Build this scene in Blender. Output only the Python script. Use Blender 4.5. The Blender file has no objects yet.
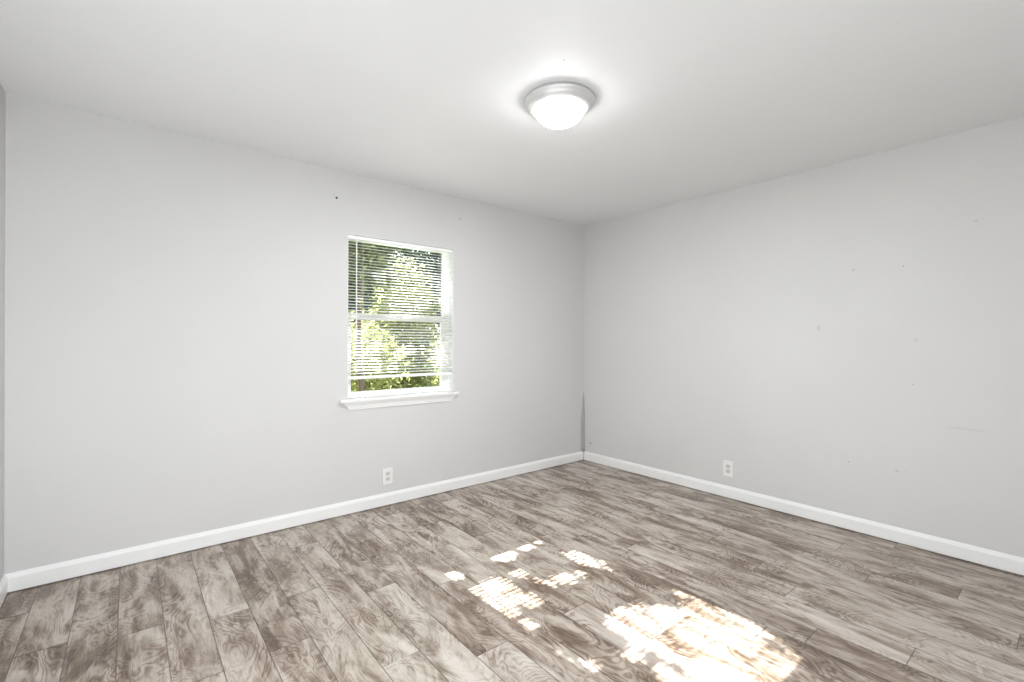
import bpy, bmesh, math, random
import numpy as np
from mathutils import Vector, Matrix

random.seed(7)
SC = bpy.context.scene
COL = SC.collection

# ------------------------------------------------------------------ camera
cam_data = bpy.data.cameras.new('camera')
cam_data.sensor_width = 36.0
cam_data.lens = 470.5 / 1024 * 36.0
cam_data.clip_start = 0.02
cam = bpy.data.objects.new('camera', cam_data)
COL.objects.link(cam)
YAW = math.radians(50.8615)
FWD = Vector((math.cos(YAW), math.sin(YAW), 0.0003)).normalized()
RGT = Vector((math.sin(YAW), -math.cos(YAW), 0.0))
UPV = RGT.cross(FWD)
ROLL = 0.00286
r2 = RGT * math.cos(ROLL) + UPV * math.sin(ROLL)
u2 = -RGT * math.sin(ROLL) + UPV * math.cos(ROLL)
M = Matrix((r2, u2, -FWD)).transposed().to_4x4()
M.translation = Vector((-3.687, -3.3404, 1.2374))
cam.matrix_world = M
SC.camera = cam

# ------------------------------------------------------------------ colour management
SC.view_settings.view_transform = 'Standard'
SC.view_settings.look = 'None'
SC.view_settings.gamma = 1.0
SC.view_settings.use_curve_mapping = False
SC.view_settings.exposure = 0.0
SC.cycles.use_denoising = True
SC.cycles.max_bounces = 10
SC.cycles.diffuse_bounces = 6
SC.cycles.transparent_max_bounces = 16
SC.cycles.caustics_reflective = False
SC.cycles.caustics_refractive = False
SC.cycles.sample_clamp_indirect = 6.0

# ------------------------------------------------------------------ sky, sun, large lights
SKY = 5.0
SUN = 62.0
BACK_FILL = 47.0
FILL = 25.0
DOME = 18.0
BULB = 65.0
world = bpy.data.worlds.new('sky')
SC.world = world
world.use_nodes = True
bg = world.node_tree.nodes['Background']
bg.inputs['Color'].default_value = (0.88, 0.95, 1.0, 1)
bg.inputs['Strength'].default_value = SKY

SUNDIR = Vector((0.035, -1.0, -0.713)).normalized()      # direction the light travels
sd = bpy.data.lights.new('sun', 'SUN')
sd.energy = SUN
sd.angle = math.radians(0.36)
sd.color = (1.0, 0.99, 0.97)
sun = bpy.data.objects.new('sun', sd)
COL.objects.link(sun)
sun.rotation_euler = SUNDIR.to_track_quat('-Z', 'Y').to_euler()

def area(name, loc, direction, sx, sy, power, color=(1, 1, 1)):
    l = bpy.data.lights.new(name, 'AREA')
    l.shape = 'RECTANGLE'
    l.size, l.size_y = sx, sy
    l.energy = power
    l.color = color
    o = bpy.data.objects.new(name, l)
    COL.objects.link(o)
    o.location = loc
    o.rotation_euler = Vector(direction).to_track_quat('-Z', 'Y').to_euler()
    return o
# two added fill lights without a real source, behind and beside the camera
area('added_fill', (-3.7, -4.3, 0.9), (0.5, 0.8, 0.12), 0.8, 0.8, BACK_FILL, (0.91, 0.962, 1.0))
area('added_low_fill', (-4.05, -2.3, 0.5), (0.6, 0.6, 0.5), 0.5, 0.8, FILL, (0.91, 0.962, 1.0))

# ------------------------------------------------------------------ dimensions
H = 2.44
XL, XR = -4.157, 0.0
YB, YF = 0.0, -4.6
WT = 0.15
OX0, OX1, OZ0, OZ1 = -2.479, -1.598, 0.806, 2.001        # window opening

# ------------------------------------------------------------------ helpers
def link_mesh(name, bm, mats, parent=None, smooth=False, kind=None, bevel=0.0, segs=2):
    me = bpy.data.meshes.new(name)
    bmesh.ops.recalc_face_normals(bm, faces=bm.faces)
    bm.to_mesh(me)
    bm.free()
    if not isinstance(mats, (list, tuple)):
        mats = [mats]
    for m in mats:
        me.materials.append(m)
    if smooth:
        for p in me.polygons:
            p.use_smooth = True
    o = bpy.data.objects.new(name, me)
    COL.objects.link(o)
    if parent is not None:
        o.parent = parent
    if kind:
        o['kind'] = kind
    if bevel > 0:
        b = o.modifiers.new('bevel', 'BEVEL')
        b.width = bevel
        b.segments = segs
        b.limit_method = 'ANGLE'
    return o

def box(bm, x0, x1, y0, y1, z0, z1, mat=0):
    vs = [bm.verts.new(p) for p in ((x0, y0, z0), (x1, y0, z0), (x1, y1, z0), (x0, y1, z0),
                                    (x0, y0, z1), (x1, y0, z1), (x1, y1, z1), (x0, y1, z1))]
    for f in ((0, 3, 2, 1), (4, 5, 6, 7), (0, 1, 5, 4), (1, 2, 6, 5), (2, 3, 7, 6), (3, 0, 4, 7)):
        fc = bm.faces.new([vs[i] for i in f])
        fc.material_index = mat
    return vs

def lathe(bm, prof, segs=64, cx=0, cy=0, cz=0, mat=0):
    rings = []
    for r, z in prof:
        if r < 1e-6:
            rings.append([bm.verts.new((cx, cy, cz + z))])
        else:
            rings.append([bm.verts.new((cx + r * math.cos(2 * math.pi * i / segs),
                                        cy + r * math.sin(2 * math.pi * i / segs), cz + z)) for i in range(segs)])
    for a, b in zip(rings[:-1], rings[1:]):
        for i in range(segs):
            j = (i + 1) % segs
            if len(a) == 1 and len(b) == 1:
                continue
            if len(a) == 1:
                f = bm.faces.new((a[0], b[j], b[i]))
            elif len(b) == 1:
                f = bm.faces.new((a[i], a[j], b[0]))
            else:
                f = bm.faces.new((a[i], a[j], b[j], b[i]))
            f.material_index = mat

def tube(bm, pts, radii, segs=8, cap=True):
    pts = [Vector(p) for p in pts]
    rings = []
    for i, p in enumerate(pts):
        d = (pts[min(i + 1, len(pts) - 1)] - pts[max(i - 1, 0)]).normalized()
        a = d.orthogonal().normalized() if i == 0 else (rings_a - d * rings_a.dot(d)).normalized()
        rings_a = a
        b = d.cross(a)
        r = radii[i] if isinstance(radii, (list, tuple)) else radii
        rings.append([bm.verts.new(p + (a * math.cos(2 * math.pi * k / segs) + b * math.sin(2 * math.pi * k / segs)) * r)
                      for k in range(segs)])
    for A, B in zip(rings[:-1], rings[1:]):
        for k in range(segs):
            bm.faces.new((A[k], A[(k + 1) % segs], B[(k + 1) % segs], B[k]))
    if cap:
        bm.faces.new(list(reversed(rings[0])))
        bm.faces.new(rings[-1])

def sweep_profile(bm, prof, fn):
    """prof: list of (out, z); fn(out, end) -> (x, y) of both ends of the run"""
    A = [bm.verts.new((*fn(o, 0), z)) for o, z in prof]
    B = [bm.verts.new((*fn(o, 1), z)) for o, z in prof]
    n = len(prof)
    for i in range(n):
        j = (i + 1) % n
        bm.faces.new((A[i], A[j], B[j], B[i]))
    bm.faces.new(list(reversed(A)))
    bm.faces.new(B)

def thing(name, label, cat, loc=(0, 0, 0), group=None):
    o = bpy.data.objects.new(name, None)
    COL.objects.link(o)
    o.location = loc
    o['label'] = label
    o['category'] = cat
    if group:
        o['group'] = group
    return o

# ------------------------------------------------------------------ node helpers
class NT:
    def __init__(self, name):
        self.m = bpy.data.materials.new(name)
        self.m.use_nodes = True
        self.t = self.m.node_tree
        self.t.nodes.clear()
        self.out = self.t.nodes.new('ShaderNodeOutputMaterial')
    def n(self, typ, **kw):
        nd = self.t.nodes.new(typ)
        for k, v in kw.items():
            setattr(nd, k, v)
        return nd
    def put(self, sock, v):
        if isinstance(v, bpy.types.NodeSocket):
            self.t.links.new(v, sock)
        elif v is not None:
            sock.default_value = v
    def math(self, op, a, b=None, c=None, clamp=False):
        nd = self.n('ShaderNodeMath', operation=op, use_clamp=clamp)
        self.put(nd.inputs[0], a)
        if b is not None: self.put(nd.inputs[1], b)
        if c is not None: self.put(nd.inputs[2], c)
        return nd.outputs[0]
    def vmath(self, op, a, b=None):
        nd = self.n('ShaderNodeVectorMath', operation=op)
        self.put(nd.inputs[0], a)
        if b is not None: self.put(nd.inputs[1], b)
        return nd.outputs['Value'] if op in ('LENGTH', 'DISTANCE', 'DOT_PRODUCT') else nd.outputs[0]
    def noise(self, vec, scale, detail=3, rough=0.5, dist=0.0):
        nd = self.n('ShaderNodeTexNoise')
        self.put(nd.inputs['Vector'], vec)
        nd.inputs['Scale'].default_value = scale
        nd.inputs['Detail'].default_value = detail
        nd.inputs['Roughness'].default_value = rough
        nd.inputs['Distortion'].default_value = dist
        return nd.outputs['Fac']
    def mix(self, fac, a, b, blend='MIX'):
        nd = self.n('ShaderNodeMix', data_type='RGBA', blend_type=blend)
        self.put(nd.inputs[0], fac)
        self.put(nd.inputs[6], a)
        self.put(nd.inputs[7], b)
        return nd.outputs[2]
    def ramp(self, fac, lo, hi, a=0.0, b=1.0):
        nd = self.n('ShaderNodeMapRange', interpolation_type='SMOOTHSTEP')
        self.put(nd.inputs[0], fac)
        nd.inputs[1].default_value, nd.inputs[2].default_value = lo, hi
        nd.inputs[3].default_value, nd.inputs[4].default_value = a, b
        return nd.outputs[0]
    def bsdf(self, color, rough=0.5, bump=None, bump_s=0.1, bump_d=0.001, metal=0.0, spec=0.5):
        b = self.n('ShaderNodeBsdfPrincipled')
        self.put(b.inputs['Base Color'], color)
        self.put(b.inputs['Roughness'], rough)
        self.put(b.inputs['Metallic'], metal)
        self.put(b.inputs['Specular IOR Level'], spec)
        if bump is not None:
            bn = self.n('ShaderNodeBump')
            bn.inputs['Strength'].default_value = bump_s
            bn.inputs['Distance'].default_value = bump_d
            self.put(bn.inputs['Height'], bump)
            self.t.links.new(bn.outputs[0], b.inputs['Normal'])
        return b
    def done(self, sh):
        self.t.links.new(sh.outputs[0] if hasattr(sh, 'outputs') else sh, self.out.inputs['Surface'])
        return self.m

def rgb(r, g, b):
    f = lambda c: (c / 255 / 12.92) if c <= 10.3 else ((c / 255 + 0.055) / 1.055) ** 2.4
    return (f(r), f(g), f(b), 1)

# ------------------------------------------------------------------ materials
def paint(name, col, marks=(), scuffs=None, bump_scale=170, bump_s=0.25, rough=0.6, warp=0.012):
    """painted drywall with a fine roller texture and a few marks of its own"""
    k = NT(name)
    pos = k.n('ShaderNodeNewGeometry').outputs['Position']
    c = col
    blotch = k.noise(pos, 1.3, 3, 0.55)
    c = k.mix(k.ramp(blotch, 0.3, 0.7), tuple(x * (1 - warp) for x in col[:3]) + (1,), tuple(min(1, x * (1 + warp)) for x in col[:3]) + (1,))
    for (p, rad, stretch, dark) in marks:
        v = k.vmath('SUBTRACT', pos, p)
        v = k.vmath('MULTIPLY', v, stretch)
        d = k.vmath('LENGTH', v)
        wob = k.math('MULTIPLY_ADD', k.noise(pos, 120, 2), rad * 0.8, -rad * 0.4)
        f = k.ramp(k.math('ADD', d, wob), rad * 0.55, rad * 1.1, dark, 0.0)
        c = k.mix(f, c, (0.16, 0.15, 0.14, 1))
    h = k.noise(pos, bump_scale, 3, 0.6)
    return k.done(k.bsdf(c, rough, h, bump_s, 0.0008, spec=0.3))

def plain(name, col, rough=0.4, metal=0.0, spec=0.5, bump=None):
    k = NT(name)
    pos = k.n('ShaderNodeNewGeometry').outputs['Position']
    v = k.noise(pos, 9, 2)
    c = k.mix(v, tuple(x * 0.97 for x in col[:3]) + (1,), tuple(min(1, x * 1.02) for x in col[:3]) + (1,))
    return k.done(k.bsdf(c, rough, metal=metal, spec=spec))

WALLC = (0.63, 0.623, 0.618, 1)
M_wall_b = paint('wall_paint_window_side', WALLC, [
    ((-1.535, 0, 2.265), 0.014, (1, 1, 1), 0.22), ((-2.576, 0, 2.262), 0.004, (1, 1, 1), 0.4),
    ((-3.05, 0, 1.62), 0.012, (1, 1, 2.5), 0.05)])
M_wall_r = paint('wall_paint_right_side', WALLC, [
    ((0, -2.616, 1.704), 0.0055, (1, 1, 1), 0.55), ((0, -2.359, 1.711), 0.010, (1, 1, 1), 0.22),
    ((0, -2.158, 1.334), 0.016, (1, 1.8, 0.8), 0.22), ((0, -2.663, 0.981), 0.007, (1, 1, 2.5), 0.5),
    ((0, -2.334, 0.446), 0.006, (1, 1, 1), 0.4), ((0, -2.587, 0.441), 0.011, (1, 1, 1.8), 0.28),
    ((0, -2.625, 0.455), 0.006, (1, 2, 0.8), 0.25), ((0, -2.935, 1.919), 0.012, (1, 1, 1), 0.14),
    ((0, -2.90, 0.745), 0.05, (1, 0.5, 6), 0.10), ((0, -2.676, 1.251), 0.015, (1, 1, 1), 0.10)])
M_wall = paint('wall_paint', WALLC)
M_ceil = paint('ceiling_paint', (0.775, 0.778, 0.785, 1), [
    ((-2.248, -1.919, H), 0.006, (1, 1, 1), 0.35), ((-1.439, -2.878, H), 0.006, (1, 1, 1), 0.2)],
    bump_scale=75, bump_s=0.5)
M_trim = plain('white_trim_paint', (0.84, 0.84, 0.83, 1), 0.35)
M_vinyl = plain('white_vinyl', (0.91, 0.91, 0.90, 1), 0.35)
M_plate = plain('white_plastic', (0.80, 0.80, 0.78, 1), 0.3)
M_slot = plain('dark_slot', (0.03, 0.03, 0.03, 1), 0.6)
M_sock = plain('socket_plastic', (0.62, 0.62, 0.60, 1), 0.35)
M_metal = plain('brushed_nickel', (0.66, 0.66, 0.655, 1), 0.5, metal=0.45)
M_fin = plain('nickel_finial', (0.30, 0.30, 0.29, 1), 0.5, metal=0.4)
M_dark = plain('dark_steel', (0.06, 0.055, 0.05, 1), 0.5, metal=0.3)
M_tape = plain('tape_and_shade_grey', (0.40, 0.395, 0.385, 1), 0.8, spec=0.1)
M_bark = plain('bark', (0.06, 0.042, 0.036, 1), 0.9, spec=0.1)

def glass_mat():
    k = NT('window_glass')
    t = k.n('ShaderNodeBsdfTransparent')
    t.inputs[0].default_value = (0.96, 0.98, 0.97, 1)
    g = k.n('ShaderNodeBsdfGlossy')
    g.inputs['Roughness'].default_value = 0.02
    fr = k.n('ShaderNodeFresnel')
    fr.inputs[0].default_value = 1.3
    mx = k.n('ShaderNodeMixShader')
    k.t.links.new(fr.outputs[0], mx.inputs[0])
    k.t.links.new(t.outputs[0], mx.inputs[1])
    k.t.links.new(g.outputs[0], mx.inputs[2])
    return k.done(mx)
M_glass = glass_mat()

def slat_mat():
    k = NT('white_slat')
    b = k.bsdf((0.86, 0.86, 0.84, 1), 0.45)
    tr = k.n('ShaderNodeBsdfTranslucent')
    tr.inputs[0].default_value = (0.85, 0.85, 0.80, 1)
    mx = k.n('ShaderNodeMixShader')
    mx.inputs[0].default_value = 0.15
    k.t.links.new(b.outputs[0], mx.inputs[1])
    k.t.links.new(tr.outputs[0], mx.inputs[2])
    return k.done(mx)
M_slat = slat_mat()

def dome_mat():
    k = NT('lit_frosted_glass')
    b = k.bsdf((0.9, 0.9, 0.88, 1), 0.3)
    e = k.n('ShaderNodeEmission')
    e.inputs[0].default_value = (0.98, 0.985, 1.0, 1)
    e.inputs[1].default_value = DOME
    tr = k.n('ShaderNodeBsdfTransparent')                        # frosted glass lets part of the bulb light straight through
    mx = k.n('ShaderNodeMixShader')
    mx.inputs[0].default_value = 0.5
    k.t.links.new(b.outputs[0], mx.inputs[1])
    k.t.links.new(tr.outputs[0], mx.inputs[2])
    ad = k.n('ShaderNodeAddShader')
    k.t.links.new(mx.outputs[0], ad.inputs[0])
    k.t.links.new(e.outputs[0], ad.inputs[1])
    return k.done(ad)
M_dome = dome_mat()

def floor_mat():
    """grey-brown laminate planks with a burl print; every plank has its own cut of the print"""
    k = NT('laminate_planks')
    at = k.n('ShaderNodeAttribute', attribute_name='plank')      # two random numbers per plank, gap mask
    sep = k.n('ShaderNodeSeparateColor')
    k.t.links.new(at.outputs['Color'], sep.inputs[0])
    rnd, rnd2, gap = sep.outputs[0], sep.outputs[1], sep.outputs[2]
    pos = k.n('ShaderNodeNewGeometry').outputs['Position']
    sx = k.n('ShaderNodeSeparateXYZ')
    k.t.links.new(pos, sx.inputs[0])
    cx = k.n('ShaderNodeCombineXYZ')
    k.put(cx.inputs[0], k.math('MULTIPLY_ADD', rnd, 37.0, sx.outputs[0]))
    k.put(cx.inputs[1], k.math('MULTIPLY_ADD', rnd2, 53.0, sx.outputs[1]))
    k.put(cx.inputs[2], k.math('MULTIPLY', rnd, 11.0))
    P = cx.outputs[0]
    st = k.vmath('MULTIPLY', P, (1.0, 0.42, 1.0))                # stretched along the plank
    warp = k.noise(st, 4.2, 3, 0.55, 0.9)
    fld = k.noise(st, 5.0, 3, 0.45, 0.9)                         # burl field: its contours are the grain
    fld = k.math('ADD', fld, k.math('MULTIPLY', k.noise(st, 30, 2), 0.035))
    ring = k.math('SINE', k.math('MULTIPLY', fld, 150.0))
    ring = k.ramp(ring, -1.0, 0.2)                               # thin dark lines between broad light bands
    ringm = k.ramp(k.noise(st, 9.0, 2), 0.35, 0.6, 0.3, 1.2)
    fine = k.noise(k.vmath('MULTIPLY', P, (1.0, 0.10, 1.0)), 120, 3, 0.65)
    mott = k.noise(k.vmath('MULTIPLY', P, (1.0, 0.30, 1.0)), 9.0, 5, 0.62, 1.0)
    dirt = k.noise(k.vmath('MULTIPLY', P, (1.0, 0.6, 1.0)), 30, 4, 0.7, 0.8)
    # lightness
    v = k.math('MULTIPLY', k.ramp(mott, 0.34, 0.62), 0.42)
    v = k.math('ADD', v, k.math('MULTIPLY', k.ramp(warp, 0.36, 0.62), 0.24))
    v = k.math('ADD', v, k.math('MULTIPLY', k.math('MULTIPLY_ADD', ring, ringm, k.math('SUBTRACT', 1.0, ringm)), 0.24))
    v = k.math('ADD', v, k.math('MULTIPLY', k.ramp(fine, 0.3, 0.7), 0.16))
    streak = k.noise(k.vmath('MULTIPLY', P, (1.0, 0.07, 1.0)), 26, 4, 0.6, 0.4)
    v = k.math('ADD', v, k.math('MULTIPLY', k.ramp(streak, 0.36, 0.62), 0.16))
    v = k.math('ADD', v, k.math('MULTIPLY', rnd2, 0.26))
    v = k.math('ADD', v, -0.36)
    cr = k.n('ShaderNodeValToRGB')
    k.t.links.new(v, cr.inputs[0])
    el = cr.color_ramp.elements
    el[0].position, el[0].color = 0.0, (0.098, 0.064, 0.044, 1)
    el[1].position, el[1].color = 1.0, (0.60, 0.545, 0.49, 1)
    for p_, c_ in ((0.3, (0.220, 0.163, 0.122, 1)), (0.62, (0.42, 0.358, 0.302, 1))):
        e = el.new(p_)
        e.color = c_
    c = cr.outputs[0]
    kn = k.ramp(dirt, 0.62, 0.72, 0.0, 0.75)                     # small dark knots and checks
    kn = k.math('MULTIPLY', kn, k.math('SUBTRACT', 1.0, k.ramp(mott, 0.46, 0.62)))
    c = k.mix(kn, c, (0.06, 0.045, 0.038, 1))
    c = k.mix(gap, c, (0.055, 0.045, 0.038, 1))
    ro = k.math('MULTIPLY_ADD', fine, 0.10, 0.27)
    b = k.bsdf(c, ro, k.math('ADD', fine, k.math('MULTIPLY', gap, -1.5)), 0.12, 0.0015, spec=0.6)
    return k.done(b)
M_floor = floor_mat()

def leaf_mat(name, c1, c2, trans, tw=0.5):
    k = NT(name)
    at = k.n('ShaderNodeAttribute', attribute_name='tone')
    c = k.mix(at.outputs['Fac'], c1, c2)
    b = k.bsdf(c, 0.6, spec=0.08)
    tr = k.n('ShaderNodeBsdfTranslucent')
    k.put(tr.inputs[0], k.mix(at.outputs['Fac'], tuple(x * 0.8 for x in trans[:3]) + (1,), trans))
    mx = k.n('ShaderNodeMixShader')
    mx.inputs[0].default_value = tw
    k.t.links.new(b.outputs[0], mx.inputs[1])
    k.t.links.new(tr.outputs[0], mx.inputs[2])
    return k.done(mx)
M_leaf_tree = leaf_mat('tree_leaf', (0.025, 0.036, 0.025, 1), (0.20, 0.215, 0.09, 1), (0.25, 0.26, 0.10, 1), 0.35)
M_leaf_far = leaf_mat('far_leaf', (0.02, 0.032, 0.028, 1), (0.06, 0.08, 0.06, 1), (0.10, 0.12, 0.07, 1), 0.4)
M_leaf_bush = leaf_mat('shrub_leaf', (0.09, 0.10, 0.03, 1), (0.29, 0.295, 0.125, 1), (0.39, 0.39, 0.15, 1), 0.5)
M_leaf_low = leaf_mat('low_leaf', (0.03, 0.06, 0.02, 1), (0.10, 0.16, 0.04, 1), (0.14, 0.20, 0.04, 1), 0.3)

def ground_mat():
    k = NT('lawn_green')
    pos = k.n('ShaderNodeNewGeometry').outputs['Position']
    c = k.mix(k.ramp(k.noise(pos, 14, 5, 0.7), 0.35, 0.65), (0.05, 0.08, 0.02, 1), (0.17, 0.22, 0.06, 1))
    return k.done(k.bsdf(c, 0.9, k.noise(pos, 60, 3), 0.6, 0.02, spec=0.1))
M_ground = ground_mat()

# ------------------------------------------------------------------ room shell
def build_floor():
    """one floor, every plank with its own face, bevelled edge and random tone"""
    W, L, S0 = 0.1565, 1.308, -4.035
    off = {0: -.70, 1: -1.12, 2: -.79, 3: -1.297, 4: -.89, 5: -1.288, 6: -.90, 7: -1.65, 8: -1.096, 9: -.516,
           10: -1.26, 11: -0.20, 12: -.525, 13: -.887, 14: -.20, 15: -1.15, 16: -2.60, 17: -2.897, 18: -2.403,
           19: -2.186, 20: -3.155, 21: -2.605, 22: -2.937, 23: -2.387, 24: -1.838, 25: -2.595}
    tone = {(-1, 0): .1, (0, 0): .65, (0, 1): .5, (1, 0): .5, (2, 0): .3, (2, 1): .6, (3, 0): .45, (4, 0): .85, (5, 0): .0, (5, 1): .55, (6, 0): .7,
            (7, 0): .5, (7, 1): .9, (8, 0): .15, (8, 1): .8, (9, 0): .7, (9, 1): .3, (10, 0): .8, (11, 0): .1, (12, 0): .1, (12, 1): .6, (13, 0): .1, (13, 1): .7}
    rng = random.Random(11)
    bm = bmesh.new()
    lay = bm.loops.layers.float_color.new('plank')
    g = 0.0018
    def face(pts, col):
        f = bm.faces.new([bm.verts.new(p) for p in pts])
        for l in f.loops:
            l[lay] = col
    lo_x, hi_x, lo_y, hi_y = XL, XR, YF, YB
    for kx in range(-1, 26):
        x0, x1 = max(lo_x, S0 + kx * W), min(hi_x, S0 + (kx + 1) * W)
        if kx == 25: x1 = hi_x
        if x1 - x0 < 0.004: continue
        o = off.get(kx, -0.3)
        ys = sorted({hi_y, lo_y} | {y for y in (o + n * L for n in range(-5, 6)) if lo_y + .02 < y < hi_y - .02})
        for seg, (y0, y1) in enumerate(reversed(list(zip(ys[:-1], ys[1:])))):
            r, q = rng.random(), rng.random()
            q = tone.get((kx, seg), q)
            face([(x0 + g, y0 + g, 0), (x1 - g, y0 + g, 0), (x1 - g, y1 - g, 0), (x0 + g, y1 - g, 0)], (r, q, 0, 1))
            gc = (r, q, 0.75, 1)
            z = -0.0008
            face([(x0, y0, z), (x1, y0, z), (x1 - g, y0 + g, 0), (x0 + g, y0 + g, 0)], gc)
            face([(x1, y0, z), (x1, y1, z), (x1 - g, y1 - g, 0), (x1 - g, y0 + g, 0)], gc)
            face([(x1, y1, z), (x0, y1, z), (x0 + g, y1 - g, 0), (x1 - g, y1 - g, 0)], gc)
            face([(x0, y1, z), (x0, y0, z), (x0 + g, y0 + g, 0), (x0 + g, y1 - g, 0)], gc)
    vs = [bm.verts.new(p) for p in ((lo_x - WT, lo_y - WT, -0.12), (hi_x + WT, lo_y - WT, -0.12), (hi_x + WT, hi_y + WT, -0.12), (lo_x - WT, hi_y + WT, -0.12),
                                    (lo_x - WT, lo_y - WT, -0.0012), (hi_x + WT, lo_y - WT, -0.0012), (hi_x + WT, hi_y + WT, -0.0012), (lo_x - WT, hi_y + WT, -0.0012))]
    for f in ((0, 3, 2, 1), (4, 5, 6, 7), (0, 1, 5, 4), (1, 2, 6, 5), (2, 3, 7, 6), (3, 0, 4, 7)):
        fc = bm.faces.new([vs[i] for i in f])
        for l in fc.loops:
            l[lay] = (0.5, 0.5, 1, 1)
    return link_mesh('floor', bm, M_floor, kind='structure')
build_floor()

bm = bmesh.new()
box(bm, XL - WT, XR + WT, YF - WT, YB + WT, H, H + 0.15)
link_mesh('ceiling', bm, M_ceil, kind='structure')

def wall_with_hole(bm, axis_y0, axis_y1, x0, x1, hx0, hx1, hz0, hz1, z0=-0.12, z1=H):
    box(bm, x0, hx0, axis_y0, axis_y1, z0, z1)
    box(bm, hx1, x1, axis_y0, axis_y1, z0, z1)
    box(bm, hx0, hx1, axis_y0, axis_y1, z0, hz0)
    box(bm, hx0, hx1, axis_y0, axis_y1, hz1, z1)
bm = bmesh.new()
wall_with_hole(bm, YB, YB + WT, XL - WT, XR + WT, OX0, OX1, OZ0, OZ1)
link_mesh('wall_back', bm, M_wall_b, kind='structure')
bm = bmesh.new()
box(bm, XR, XR + WT, YF - WT, YB, -0.12, H)
link_mesh('wall_right', bm, M_wall_r, kind='structure')
bm = bmesh.new()
box(bm, XL - WT, XL, YF - WT, YB, -0.12, H)
link_mesh('wall_left', bm, M_wall, kind='structure')
bm = bmesh.new()
box(bm, XL, XR, YF - WT, YF, -0.12, H)
link_mesh('wall_front', bm, M_wall, kind='structure')

# baseboards: flat face, sloped shoulder, thin gap above the planks
BT, BH, BG = 0.014, 0.094, 0.006
prof = [(0.0, BG), (BT, BG), (BT, BH - 0.022), (BT - 0.002, BH - 0.017), (0.006, BH - 0.004), (0.004, BH), (0.0, BH)]
bm = bmesh.new()
sweep_profile(bm, prof, lambda o, e: ((XL if e == 0 else XR - 0.002), -o))
link_mesh('baseboard_back', bm, M_trim, kind='structure')
bm = bmesh.new()
sweep_profile(bm, prof, lambda o, e: (-o, (-BT - 0.002 if e == 0 else YF)))
link_mesh('baseboard_right', bm, M_trim, kind='structure')
bm = bmesh.new()
sweep_profile(bm, prof, lambda o, e: (XL + o, (-BT if e == 0 else YF)))
link_mesh('baseboard_left', bm, M_trim, kind='structure')
bm = bmesh.new()
sweep_profile(bm, prof, lambda o, e: ((XL + BT if e == 0 else XR - BT), YF + o))
link_mesh('baseboard_front', bm, M_trim, kind='structure')

# ------------------------------------------------------------------ the window
def ring_frame(bm, x0, x1, z0, z1, y0, y1, l, r, b, t):
    box(bm, x0, x0 + l, y0, y1, z0, z1)
    box(bm, x1 - r, x1, y0, y1, z0, z1)
    box(bm, x0 + l, x1 - r, y0, y1, z0, z0 + b)
    box(bm, x0 + l, x1 - r, y0, y1, z1 - t, z1)

win = bpy.data.objects.new('window_1', None)
COL.objects.link(win)
win['kind'] = 'structure'
win['label'] = 'white vinyl single-hung window with a moulded sill'
LZ = 0.818                                                     # top of the sill board
bm = bmesh.new()
ring_frame(bm, OX0 + .001, OX1 - .001, LZ, OZ1 - .001, 0.066, 0.148, 0.026, 0.026, 0.012, 0.012)
link_mesh('window_frame', bm, M_vinyl, win, bevel=0.0015)
bm = bmesh.new()                                               # white liner of the opening, room side
T = 0.003
box(bm, OX0, OX0 + T, 0.001, 0.066, LZ, OZ1)
box(bm, OX1 - T, OX1, 0.001, 0.066, LZ, OZ1)
box(bm, OX0 + T, OX1 - T, 0.001, 0.066, OZ1 - T, OZ1)
link_mesh('jamb_liner', bm, M_trim, win)
bm = bmesh.new()                                               # outer, upper sash
ring_frame(bm, OX0 + .027, OX1 - .027, 1.392, OZ1 - .013, 0.102, 0.126, 0.014, 0.014, 0.048, 0.012)
up = link_mesh('upper_sash', bm, M_vinyl, win, bevel=0.0015)
bm = bmesh.new()
box(bm, OX0 + .038, OX1 - .038, 0.112, 0.116, 1.436, OZ1 - .024)
link_mesh('pane', bm, M_glass, up)
bm = bmesh.new()                                               # inner, lower sash
ring_frame(bm, OX0 + .027, OX1 - .027, 0.8305, 1.443, 0.070, 0.098, 0.024, 0.044, 0.030, 0.052)
lo = link_mesh('lower_sash', bm, M_vinyl, win, bevel=0.0015)
bm = bmesh.new()
box(bm, OX0 + .048, OX1 - .068, 0.082, 0.086, 0.856, 1.394)
link_mesh('pane', bm, M_glass, lo)
bm = bmesh.new()
box(bm, -2.065, -2.010, 0.060, 0.0695, 1.425, 1.437)
box(bm, -2.045, -2.015, 0.050, 0.0600, 1.427, 1.434)
link_mesh('sash_lock', bm, M_vinyl, lo, bevel=0.001)

# sill: thin board on a mitred crown moulding
def mitred(bm, rows):
    """rows: (z, projection, x0, x1) from bottom to top, closed against the wall"""
    loops = []
    for z, p, x0, x1 in rows:
        loops.append([bm.verts.new(q) for q in ((x0, 0, z), (x0, -p, z), (x1, -p, z), (x1, 0, z))])
    for a, b in zip(loops[:-1], loops[1:]):
        for i in range(4):
            bm.faces.new((a[i], a[(i + 1) % 4], b[(i + 1) % 4], b[i]))
    bm.faces.new(list(reversed(loops[0])))
    bm.faces.new(loops[-1])
bm = bmesh.new()
TX0, TX1, BX0, BX1 = -2.538, -1.558, -2.474, -1.614
rows = []
for z, s in ((0.743, 0.0), (0.752, 0.0), (0.755, 0.10), (0.764, 0.16), (0.775, 0.30), (0.785, 0.52), (0.794, 0.72), (0.798, 0.74), (0.8, 0.98), (0.806, 1.0), (0.8165, 1.0), (LZ, 0.97)):
    rows.append((z, 0.010 + 0.026 * s, BX0 + (TX0 - BX0) * s, BX1 + (TX1 - BX1) * s))
mitred(bm, rows)
link_mesh('window_sill', bm, M_trim, win)
bm = bmesh.new()
box(bm, OX0 + .0005, OX1 - .0005, -0.004, 0.148, OZ0 + .0005, LZ - .0003)
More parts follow.
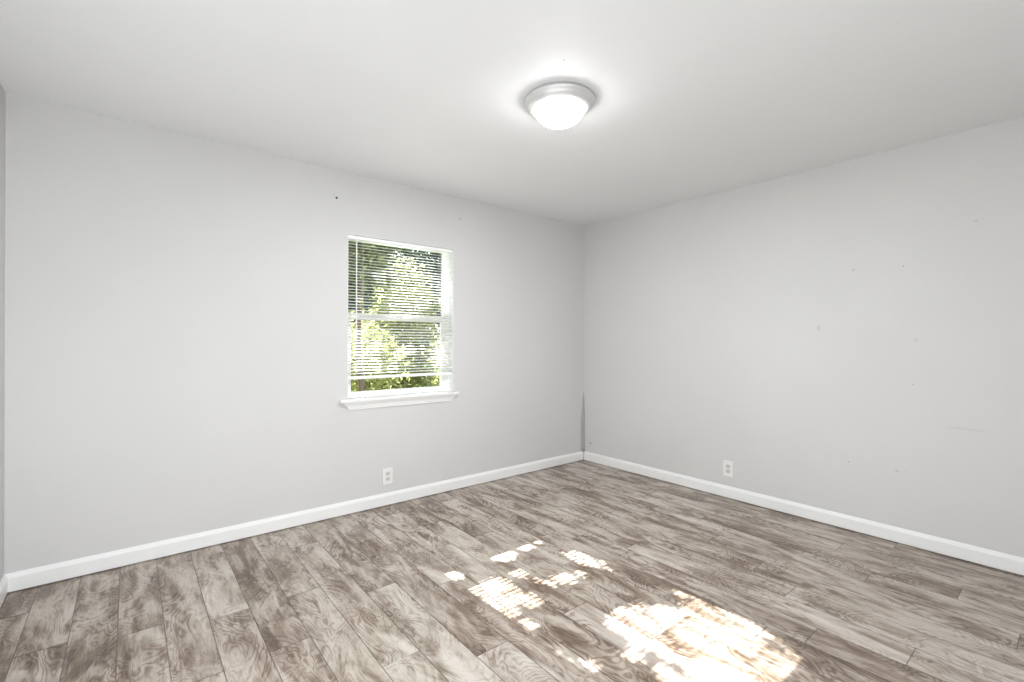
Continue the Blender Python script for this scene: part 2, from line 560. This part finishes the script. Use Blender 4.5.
link_mesh('sill_board', bm, M_trim, win)

# ------------------------------------------------------------------ mini blind
BL0, BL1 = OX0 + .006, OX1 - .006
blind = thing('window_blind', 'white slatted mini blind hanging in the window, its bottom rail just above the sill', 'blind', ((OX0 + OX1) / 2, 0.02, 1.97))
def bl(name, bm, mat, parent=blind, **kw):
    o = link_mesh(name, bm, mat, None, **kw)
    o.data.transform(Matrix.Translation(-Vector(blind.location)))
    o.parent = parent
    return o
bm = bmesh.new()
box(bm, BL0, BL1, 0.006, 0.033, 1.970, 1.9945)
bl('headrail', bm, M_vinyl, bevel=0.002)
PITCH, TILT, SW = 0.0218, math.radians(18.5), 0.0125
YC = 0.022
def slat_mesh():
    bm = bmesh.new()
    n = 5
    top, bot = [], []
    for i in range(n + 1):
        s = -1 + 2 * i / n
        yy = s * SW
        zz = 0.0016 * (1 - s * s)
        y = yy * math.cos(TILT) - zz * math.sin(TILT)          # outer edge (+y) is up
        z = yy * math.sin(TILT) + zz * math.cos(TILT)
        top.append((bm.verts.new((BL0, y, z)), bm.verts.new((BL1, y, z))))
        bot.append((bm.verts.new((BL0, y, z - 0.0004)), bm.verts.new((BL1, y, z - 0.0004))))
    for a, b in zip(top[:-1], top[1:]):
        bm.faces.new((a[0], a[1], b[1], b[0]))
    for a, b in zip(bot[:-1], bot[1:]):
        bm.faces.new((a[0], b[0], b[1], a[1]))
    for a, b in ((top[0], bot[0]), (bot[-1], top[-1])):
        bm.faces.new((a[0], b[0], b[1], a[1]))
    return bm
s0 = link_mesh('slat', slat_mesh(), M_slat, None, smooth=True)
s0.data.transform(Matrix.Translation((-blind.location.x, 0, 0)))
ns = 0
z = 1.958
while z > 0.992:
    s = s0 if ns == 0 else s0.copy()
    if ns:
        COL.objects.link(s)
    s.parent = blind
    s.location = (0, YC - blind.location.y, z - blind.location.z)
    s.rotation_euler = (random.uniform(-.09, .09), random.uniform(-.002, .002), 0)
    ns += 1
    z -= PITCH
bm = bmesh.new()
box(bm, BL0, BL1, 0.009, 0.035, 0.958, 0.980)
bl('bottom_rail', bm, M_vinyl, bevel=0.003)
bm = bmesh.new()
tube(bm, [(-2.4175, -0.004, 1.975), (-2.4175, -0.004, 1.945), (-2.4165, -0.004, 1.21)], [0.0025, 0.0045, 0.0042], 6)
wd = bl('tilt_wand', bm, M_vinyl)
bm = bmesh.new()
tube(bm, [(-2.4175, 0.008, 1.985), (-2.4175, -0.004, 1.985), (-2.4175, -0.004, 1.968)], 0.002, 6)
bl('wand_hook', bm, M_metal, wd)
for x in (-2.36, -1.715):
    for y in (YC - 0.0135, YC + 0.0135):
        bm = bmesh.new()
        tube(bm, [(x, y, 1.971), (x, y, 0.979)], 0.0006, 4)
        bl('ladder_cord', bm, M_vinyl)

# ------------------------------------------------------------------ ceiling light
LX, LY = -2.026, -1.669
lamp = thing('ceiling_light', 'lit round flush ceiling light with frosted dome and brushed nickel pan', 'ceiling light', (LX, LY, H))
bm = bmesh.new()
lathe(bm, [(0.0, -0.0005), (0.166, -0.0005), (0.1675, -0.004), (0.1745, -0.010), (0.175, -0.017), (0.170, -0.023), (0.165, -0.026),
           (0.161, -0.034), (0.153, -0.043), (0.140, -0.050), (0.133, -0.0525), (0.129, -0.051), (0.1265, -0.044), (0.0, -0.044)], 96)
link_mesh('pan', bm, M_metal, lamp, smooth=True)
bm = bmesh.new()
pr = []
for i in range(15):
    a = math.pi / 2 * i / 14
    pr.append((0.1245 * math.cos(a) ** 0.85 if i < 14 else 0.0, -0.046 - 0.079 * math.sin(a) ** 1.12))
lathe(bm, pr, 96)
link_mesh('glass_dome', bm, M_dome, lamp, smooth=True)
bm = bmesh.new()
lathe(bm, [(0.0, -0.1245), (0.0135, -0.1248), (0.0145, -0.127), (0.010, -0.130), (0.007, -0.132), (0.0095, -0.135), (0.009, -0.140), (0.005, -0.143), (0, -0.1435)], 24)
link_mesh('finial', bm, M_fin, lamp, smooth=True)

bd = bpy.data.lights.new('bulb', 'AREA')
bd.shape = 'DISK'
bd.size = 0.16
bd.energy = BULB
bd.color = (0.95, 0.98, 1.0)
bo = bpy.data.objects.new('bulb', bd)
COL.objects.link(bo)
bo.parent = lamp
bo.location = (0, 0, -0.056)

# ------------------------------------------------------------------ wall outlets
def oval(bm, cx, cz, w, h, y0, y1, n=24):
    """rounded face with flattened top and bottom, standing out of a plate (local -y is the room)"""
    A, B = [], []
    for i in range(n):
        a = 2 * math.pi * i / n
        x = max(-w / 2, min(w / 2, 0.60 * w * math.cos(a)))
        z = max(-h / 2, min(h / 2, 0.60 * w * math.sin(a)))
        A.append(bm.verts.new((cx + x, y0, cz + z)))
        B.append(bm.verts.new((cx + x, y1, cz + z)))
    for i in range(n):
        j = (i + 1) % n
        bm.faces.new((A[i], A[j], B[j], B[i]))
    bm.faces.new(A)
    bm.faces.new(list(reversed(B)))

def outlet(label, loc, rz):
    t = thing('wall_outlet', label, 'electrical outlet', loc, 'wall outlets above the baseboards')
    t.rotation_euler = (0, 0, rz)
    bm = bmesh.new()
    box(bm, -0.040, 0.040, -0.007, -0.0002, -0.0625, 0.0625)
    link_mesh('cover_plate', bm, M_plate, t, bevel=0.003, segs=3)
    for zc in (0.0195, -0.0195):
        bm = bmesh.new()
        oval(bm, 0, zc, 0.034, 0.029, -0.0068, -0.0095)
        r = link_mesh('receptacle', bm, M_sock, t)
        bm = bmesh.new()
        box(bm, -0.0080, -0.0054, -0.0099, -0.0090, zc - 0.002, zc + 0.0065)
        link_mesh('slot', bm, M_slot, r)
        bm = bmesh.new()
        box(bm, 0.0054, 0.0080, -0.0099, -0.0090, zc - 0.001, zc + 0.0065)
        link_mesh('slot', bm, M_slot, r)
        bm = bmesh.new()
        tube(bm, [(0, -0.0099, zc - 0.0078), (0, -0.0090, zc - 0.0078)], 0.0026, 10)
        link_mesh('ground_hole', bm, M_slot, r)
    bm = bmesh.new()
    lathe(bm, [(0, 0), (0.0032, 0), (0.0028, 0.0012), (0, 0.0016)], 12)
    bm.transform(Matrix.Translation((0, -0.0068, 0)) @ Matrix.Rotation(math.pi / 2, 4, 'X'))
    link_mesh('screw', bm, M_plate, t)
    return t
outlet('white electrical outlet on the window wall below the window', (-2.175, 0, 0.219), 0)
outlet('white electrical outlet on the wall to the right, the one without a window', (0, -1.533, 0.232), -math.pi / 2)

# ------------------------------------------------------------------ small things on the walls
def wall_pin(name, label, cat, loc, direction, r, depth):
    bm = bmesh.new()
    lathe(bm, [(0, 0.0002), (r * 0.45, 0.0002), (r * 0.45, depth * 0.6), (r, depth * 0.62), (r * 0.9, depth * 0.9), (r * 0.3, depth), (0, depth)], 12)
    bm.transform(Vector(direction).to_track_quat('Z', 'Y').to_matrix().to_4x4())
    o = link_mesh(name, bm, M_dark, None, smooth=True)
    o.location = loc
    o['label'] = label
    o['category'] = cat
    return o
wall_pin('nail', 'small dark nail in the window wall, high above the top left of the window', 'nail', (-2.562, 0, 2.238), (0, -1, 0), 0.0075, 0.012)
wall_pin('screw', 'small dark screw in the wall just right of the corner, low above the baseboard', 'screw', (0, -0.102, 0.192), (-1, 0, 0), 0.0065, 0.009)

# loose corner tape; its wide grey lower part also imitates soft corner shade
bm = bmesh.new()
rowsv = []
for i in range(15):
    f = i / 14
    z = 0.722 - f * (0.722 - 0.096)
    wl = 0.002 + 0.040 * min(1, f * 1.9) ** 0.75                # reach onto the window wall
    wr = 0.002 + 0.016 * min(1, f * 2.2) ** 0.8                # reach onto the right wall
    row = []
    for j in range(7):
        s = j / 6
        p = Vector((-wl, -0.0012, z)).lerp(Vector((-0.0012, -wr, z)), s)
        bul = math.sin(s * math.pi) * (0.3 * wl)
        p += Vector((-0.55, -0.84, 0)) * bul * 0.35
        row.append((bm.verts.new(p), bm.verts.new(p + Vector((0.0004, 0.0005, 0)))))
    rowsv.append(row)
for a, b in zip(rowsv[:-1], rowsv[1:]):
    for j in range(6):
        bm.faces.new((a[j][0], a[j + 1][0], b[j + 1][0], b[j][0]))
        bm.faces.new((a[j][1], b[j][1], b[j + 1][1], a[j + 1][1]))
    for j in (0, 6):
        bm.faces.new((a[j][0], b[j][0], b[j][1], a[j][1]))
for r_ in (rowsv[0], rowsv[-1]):
    for j in range(6):
        bm.faces.new((r_[j][0], r_[j][1], r_[j + 1][1], r_[j + 1][0]))
tail = [Vector((-0.020, -0.0135, z_)) for z_ in (0.115, 0.06, 0.003)]
tv = []
for p in tail:
    tv.append([bm.verts.new(p + Vector(q)) for q in ((0, 0, 0), (0.0065, -0.0065, 0), (0.0072, -0.0058, 0), (0.0007, 0.0007, 0))])
for a, b in zip(tv[:-1], tv[1:]):
    for j in range(4):
        bm.faces.new((a[j], a[(j + 1) % 4], b[(j + 1) % 4], b[j]))
bm.faces.new(tv[0])
bm.faces.new(list(reversed(tv[-1])))
tp = link_mesh('corner_tape', bm, M_tape, None, smooth=True)
tp['label'] = 'narrow grey strip of loose tape and imitated soft shade running up the room corner from the baseboard'
tp['category'] = 'wall tape'

# ------------------------------------------------------------------ garden
GZ = -0.35
bm = bmesh.new()
box(bm, -16, 22, WT, 30, GZ - 0.1, GZ)
link_mesh('ground', bm, M_ground, kind='structure')

# gaps between the leaves that let the sun reach the floor: outlines of the sun flecks, seen on the floor
FLECKS = [
 [(-2.10,-1.17),(-1.957,-1.16),(-1.93,-1.20),(-1.922,-1.25),(-2.019,-1.275),(-2.08,-1.26)],
 [(-1.905,-1.15),(-1.78,-1.15),(-1.785,-1.215),(-1.837,-1.26),(-1.885,-1.25)],
 [(-1.756,-1.15),(-1.70,-1.15),(-1.72,-1.245),(-1.768,-1.235)],
 [(-2.42,-1.15),(-2.318,-1.15),(-2.315,-1.27),(-2.42,-1.28)],
 [(-2.45,-1.40),(-2.30,-1.37),(-2.165,-1.365),(-2.155,-1.41),(-2.175,-1.535),(-2.26,-1.60),(-2.36,-1.60),(-2.45,-1.52)],
 [(-2.40,-1.575),(-2.275,-1.585),(-2.295,-1.715),(-2.42,-1.72)],
 [(-2.37,-1.735),(-2.295,-1.745),(-2.285,-1.86),(-2.37,-1.86)],
 [(-2.28,-1.60),(-2.20,-1.575),(-2.15,-1.59),(-2.13,-1.655),(-2.155,-1.725),(-2.25,-1.72)],
 [(-2.125,-1.38),(-2.025,-1.37),(-2.025,-1.45),(-2.06,-1.49),(-2.12,-1.45)],
 [(-2.09,-1.53),(-2.03,-1.50),(-2.02,-1.56),(-2.07,-1.58)],
 [(-2.04,-1.60),(-1.97,-1.54),(-1.90,-1.55),(-1.86,-1.62),(-1.90,-1.70),(-1.97,-1.66),(-2.01,-1.70)],
 [(-1.84,-1.60),(-1.80,-1.58),(-1.79,-1.66),(-1.84,-1.70)],
 [(-1.735,-1.39),(-1.62,-1.41),(-1.63,-1.52),(-1.60,-1.60),(-1.65,-1.72),(-1.70,-1.70),(-1.71,-1.60),(-1.76,-1.60)],
 [(-2.09,-2.01),(-1.958,-1.94),(-1.89,-1.97),(-1.90,-2.06),(-1.87,-1.98),(-1.79,-1.955),(-1.82,-2.03),(-1.739,-2.07),(-1.70,-2.14),(-1.64,-2.13),(-1.60,-2.03),(-1.45,-2.05),(-1.45,-2.30),
  (-1.53,-2.36),(-1.58,-2.50),(-1.64,-2.66),(-1.70,-3.0),(-2.05,-3.0),(-2.10,-2.44),(-2.046,-2.36),(-2.074,-2.28),(-2.05,-2.22),(-2.10,-2.17),(-2.07,-2.10)],
 [(-2.16,-2.30),(-2.08,-2.30),(-2.095,-2.36),(-2.12,-2.46),(-2.21,-2.41)],
 [(-2.19,-2.16),(-2.11,-2.16),(-2.12,-2.25),(-2.19,-2.25)],
 [(-2.44,-1.99),(-2.34,-1.99),(-2.35,-2.075),(-2.43,-2.075)],
 [(-2.39,-1.90),(-2.32,-1.90),(-2.33,-1.965),(-2.39,-1.965)],
 [(-2.35,-2.11),(-2.285,-2.11),(-2.285,-2.165),(-2.345,-2.165)],
]
FL = [np.array(q) for q in FLECKS]
SLX, SLY = SUNDIR.x / -SUNDIR.z, SUNDIR.y / -SUNDIR.z         # floor shift per metre of height
def lit(P):
    """which points (n,3) stand in a gap of the crown"""
    fx = P[:, 0] + P[:, 2] * SLX
    fy = P[:, 1] + P[:, 2] * SLY
    res = np.zeros(len(P), bool)
    for q in FL:
        ins = np.zeros(len(P), bool)
        n = len(q)
        for i in range(n):
            (x0, y0), (x1, y1) = q[i], q[(i + 1) % n]
            c = ((y0 > fy) != (y1 > fy)) & (fx < (x1 - x0) * (fy - y0) / (y1 - y0 + 1e-12) + x0)
            ins ^= c
        res |= ins
    return res

def leaves(name, centers, size, mat, parent, rng, keep_gaps=False, aspect=0.55):
    """one mesh of folded leaves; centers (n,3)"""
    n = len(centers)
    d = rng.normal(size=(n, 3)); d[:, 2] *= 0.6
    d /= np.linalg.norm(d, axis=1)[:, None]
    u = rng.normal(size=(n, 3)); u[:, 2] += 0.8
    s = np.cross(d, u); s /= np.linalg.norm(s, axis=1)[:, None] + 1e-9
    nn = np.cross(s, d)
    L = size * rng.uniform(0.65, 1.25, n)[:, None]
    Wd = L * aspect * 0.5
    V = np.stack([centers - d * L * .5, centers - d * L * .05 + s * Wd + nn * L * .08, centers + d * L * .5,
                  centers - d * L * .05 - s * Wd + nn * L * .08], axis=1)
    if keep_gaps:
        bad = np.zeros(n, bool)
        for i in range(4):
            bad |= lit(centers + (V[:, i] - centers) * 0.4)
        bad |= lit(centers)
        bad &= rng.random(n) > 0.003
        V = V[~bad]
        n = len(V)
    me = bpy.data.meshes.new(name)
    me.vertices.add(n * 4)
    me.vertices.foreach_set('co', V.reshape(-1))
    idx = np.arange(n) * 4
    tri = np.stack([idx, idx + 1, idx + 2, idx, idx + 2, idx + 3], 1).reshape(-1)
    me.loops.add(n * 6)
    me.loops.foreach_set('vertex_index', tri.astype(np.int32))
    me.polygons.add(n * 2)
    me.polygons.foreach_set('loop_start', (np.arange(n * 2) * 3).astype(np.int32))
    me.update(calc_edges=True)
    at = me.attributes.new('tone', 'FLOAT', 'POINT')
    at.data.foreach_set('value', np.repeat(rng.random(n) ** (4 if mat is M_leaf_tree else 1), 4).astype(np.float32))  # the near tree's few pale leaves imitate a sunlit branch by colour
    me.materials.append(mat)
    o = bpy.data.objects.new(name, me)
    COL.objects.link(o)
    o.parent = parent
    return o

def blob(rng, n, c, r, shell=0.35):
    """points filling a lumpy ellipsoid, denser to the outside"""
    d = rng.normal(size=(n, 3)); d /= np.linalg.norm(d, axis=1)[:, None]
    rad = rng.random(n) ** shell
    lump = 1 + 0.22 * np.sin(d[:, 0] * 5 + c[0] * 3) * np.sin(d[:, 1] * 6 + c[1]) + 0.15 * np.sin(d[:, 2] * 7 + c[0])
    return np.array(c) + d * (rad * lump)[:, None] * np.array(r)

def plant(name, label, cat, base, mat, blobs, n, size, stems, seed, group=None, aspect=0.55, extra=None, gaps=False, part='foliage'):
    rng = np.random.default_rng(seed)
    t = thing(name, label, cat, base, group)
    b = np.array(base)
    P = np.concatenate([blob(rng, int(n * w), np.array(c), r) for c, r, w in blobs])
    if extra is not None:
        P = np.concatenate([P, extra(rng) - b])
    o = None
    # leaf positions are kept in the plant's own space
    if gaps:
        o = leaves(part, P + b, size, mat, None, rng, True, aspect)
        o.data.transform(Matrix.Translation(-Vector(base)))
        o.parent = t
    else:
        leaves(part, P, size, mat, t, rng, False, aspect)
    bm = bmesh.new()
    for pts, radii in stems:
        tube(bm, pts, radii, 8)
    link_mesh('trunk' if cat == 'tree' else 'stems', bm, M_bark, t, smooth=True)
    return t

# tree whose crown hangs over the window and breaks up the sun
def crown_in_beam(rng):
    n = 15000
    f = np.stack([rng.uniform(-2.62, -1.36, n), rng.uniform(-3.1, -0.95, n)], 1)
    y = rng.uniform(1.25, 2.9, n)
    h = (y - f[:, 1]) / -SLY                                   # height where the sun ray to that floor spot passes y
    return np.stack([f[:, 0] - h * SLX, y, h], 1)
plant('shade_tree', 'slender tree nearest the window with a dark trunk and overhanging crown', 'tree', (-1.36, 2.62, GZ), M_leaf_tree,
      [((-0.95, -0.2, 3.6), (0.9, 0.9, 0.9), 0.45), ((-0.7, 0.3, 4.6), (0.9, 1.0, 0.8), 0.3), ((-0.62, -0.3, 2.75), (0.42, 0.4, 0.35), 0.25)], 5200, 0.085,
      [([(0, 0, 0), (0.03, 0, 0.8), (-0.03, 0.02, 1.6), (0.02, 0.0, 2.6), (0.1, 0.05, 3.6), (0.2, 0.1, 4.6)], [0.05, 0.042, 0.036, 0.032, 0.022, 0.008]),
       ([(0.0, 0.0, 2.4), (-0.3, -0.25, 3.0), (-0.75, -0.5, 3.5)], [0.02, 0.014, 0.004]),
       ([(0.06, 0.03, 3.0), (-0.2, 0.3, 3.9), (-0.5, 0.4, 4.7)], [0.02, 0.014, 0.004]),
       ([(0.06, 0.03, 3.2), (-0.4, 0.1, 3.9), (-0.6, 0.2, 4.5)], [0.016, 0.01, 0.004])],
      3, extra=crown_in_beam, gaps=True)

def shrub(base, r, h, seed, label, n=5200, mat=M_leaf_bush, size=0.09, name='shrub', cat='shrub', group='sunlit shrubs behind the window', aspect=0.55):
    rng = random.Random(seed)
    bl_ = []
    for i in range(5):
        a = rng.uniform(0, 6.28)
        bl_.append(((math.cos(a) * r * .45, math.sin(a) * r * .45, h * rng.uniform(.35, .72)), (r * .62, r * .62, h * .32), 0.17))
    bl_.append(((0, 0, h * .3), (r * .9, r * .9, h * .32), 0.15))
    st = []
    for i in range(5):
        a = rng.uniform(0, 6.28)
        x, y = math.cos(a) * r * .4, math.sin(a) * r * .4
        st.append(([(x * .2, y * .2, 0), (x * .6, y * .6, h * .4), (x, y, h * .8)], [0.022, 0.016, 0.006]))
    return plant(name, label, cat, base, mat, bl_, n, size, st, seed, group, aspect)
shrub((-0.78, 4.3, GZ), 0.92, 2.15, 21, 'bright yellow-green shrub at the left of the window, behind the trunk')
shrub((1.05, 7.1, GZ), 1.25, 3.3, 22, 'tall bright yellow-green shrub in the middle of the window, farther back than its neighbours', 15000, size=0.11)
shrub((1.55, 4.25, GZ), 0.92, 2.55, 23, 'bright yellow-green shrub at the right edge of the window')
shrub((-1.05, 2.55, GZ), 0.55, 0.85, 31, 'low dark green plant just above the window sill at the left', 1800, M_leaf_low, 0.07, 'ground_shrub', 'shrub', 'low plants seen under the blind')
shrub((-0.25, 2.75, GZ), 0.6, 0.9, 32, 'low dark green plant just above the window sill at the right', 1800, M_leaf_low, 0.07, 'ground_shrub', 'shrub', 'low plants seen under the blind')

def far_tree(base, r, h, seed, label, n=6000):
    rng = random.Random(seed)
    bl_ = [((rng.uniform(-.5, .5) * r, rng.uniform(-.5, .5) * r, h * f), (r * s, r * s, h * .2), .2) for f, s in ((.32, .85), (.45, 1), (.6, .95), (.72, .8), (.85, .5))]
    st = [([(0, 0, 0), (.05, 0, h * .4), (0, .05, h * .85)], [.14, .1, .03])]
    return plant('garden_tree', label, 'tree', base, M_leaf_far, bl_, n, 0.24, st, seed, 'dark trees behind the shrubs')
far_tree((1.15, 11.3, GZ), 1.8, 6.0, 41, 'dark tree behind the shrubs at the upper left of the window', 18000)
far_tree((6.1, 11.3, GZ), 2.2, 7.5, 42, 'dark tree behind the shrubs at the upper right of the window', 20000)
far_tree((5.2, 17.6, GZ), 3.3, 11.0, 43, 'dark tree farthest back, seen between the other two dark trees', 22000)
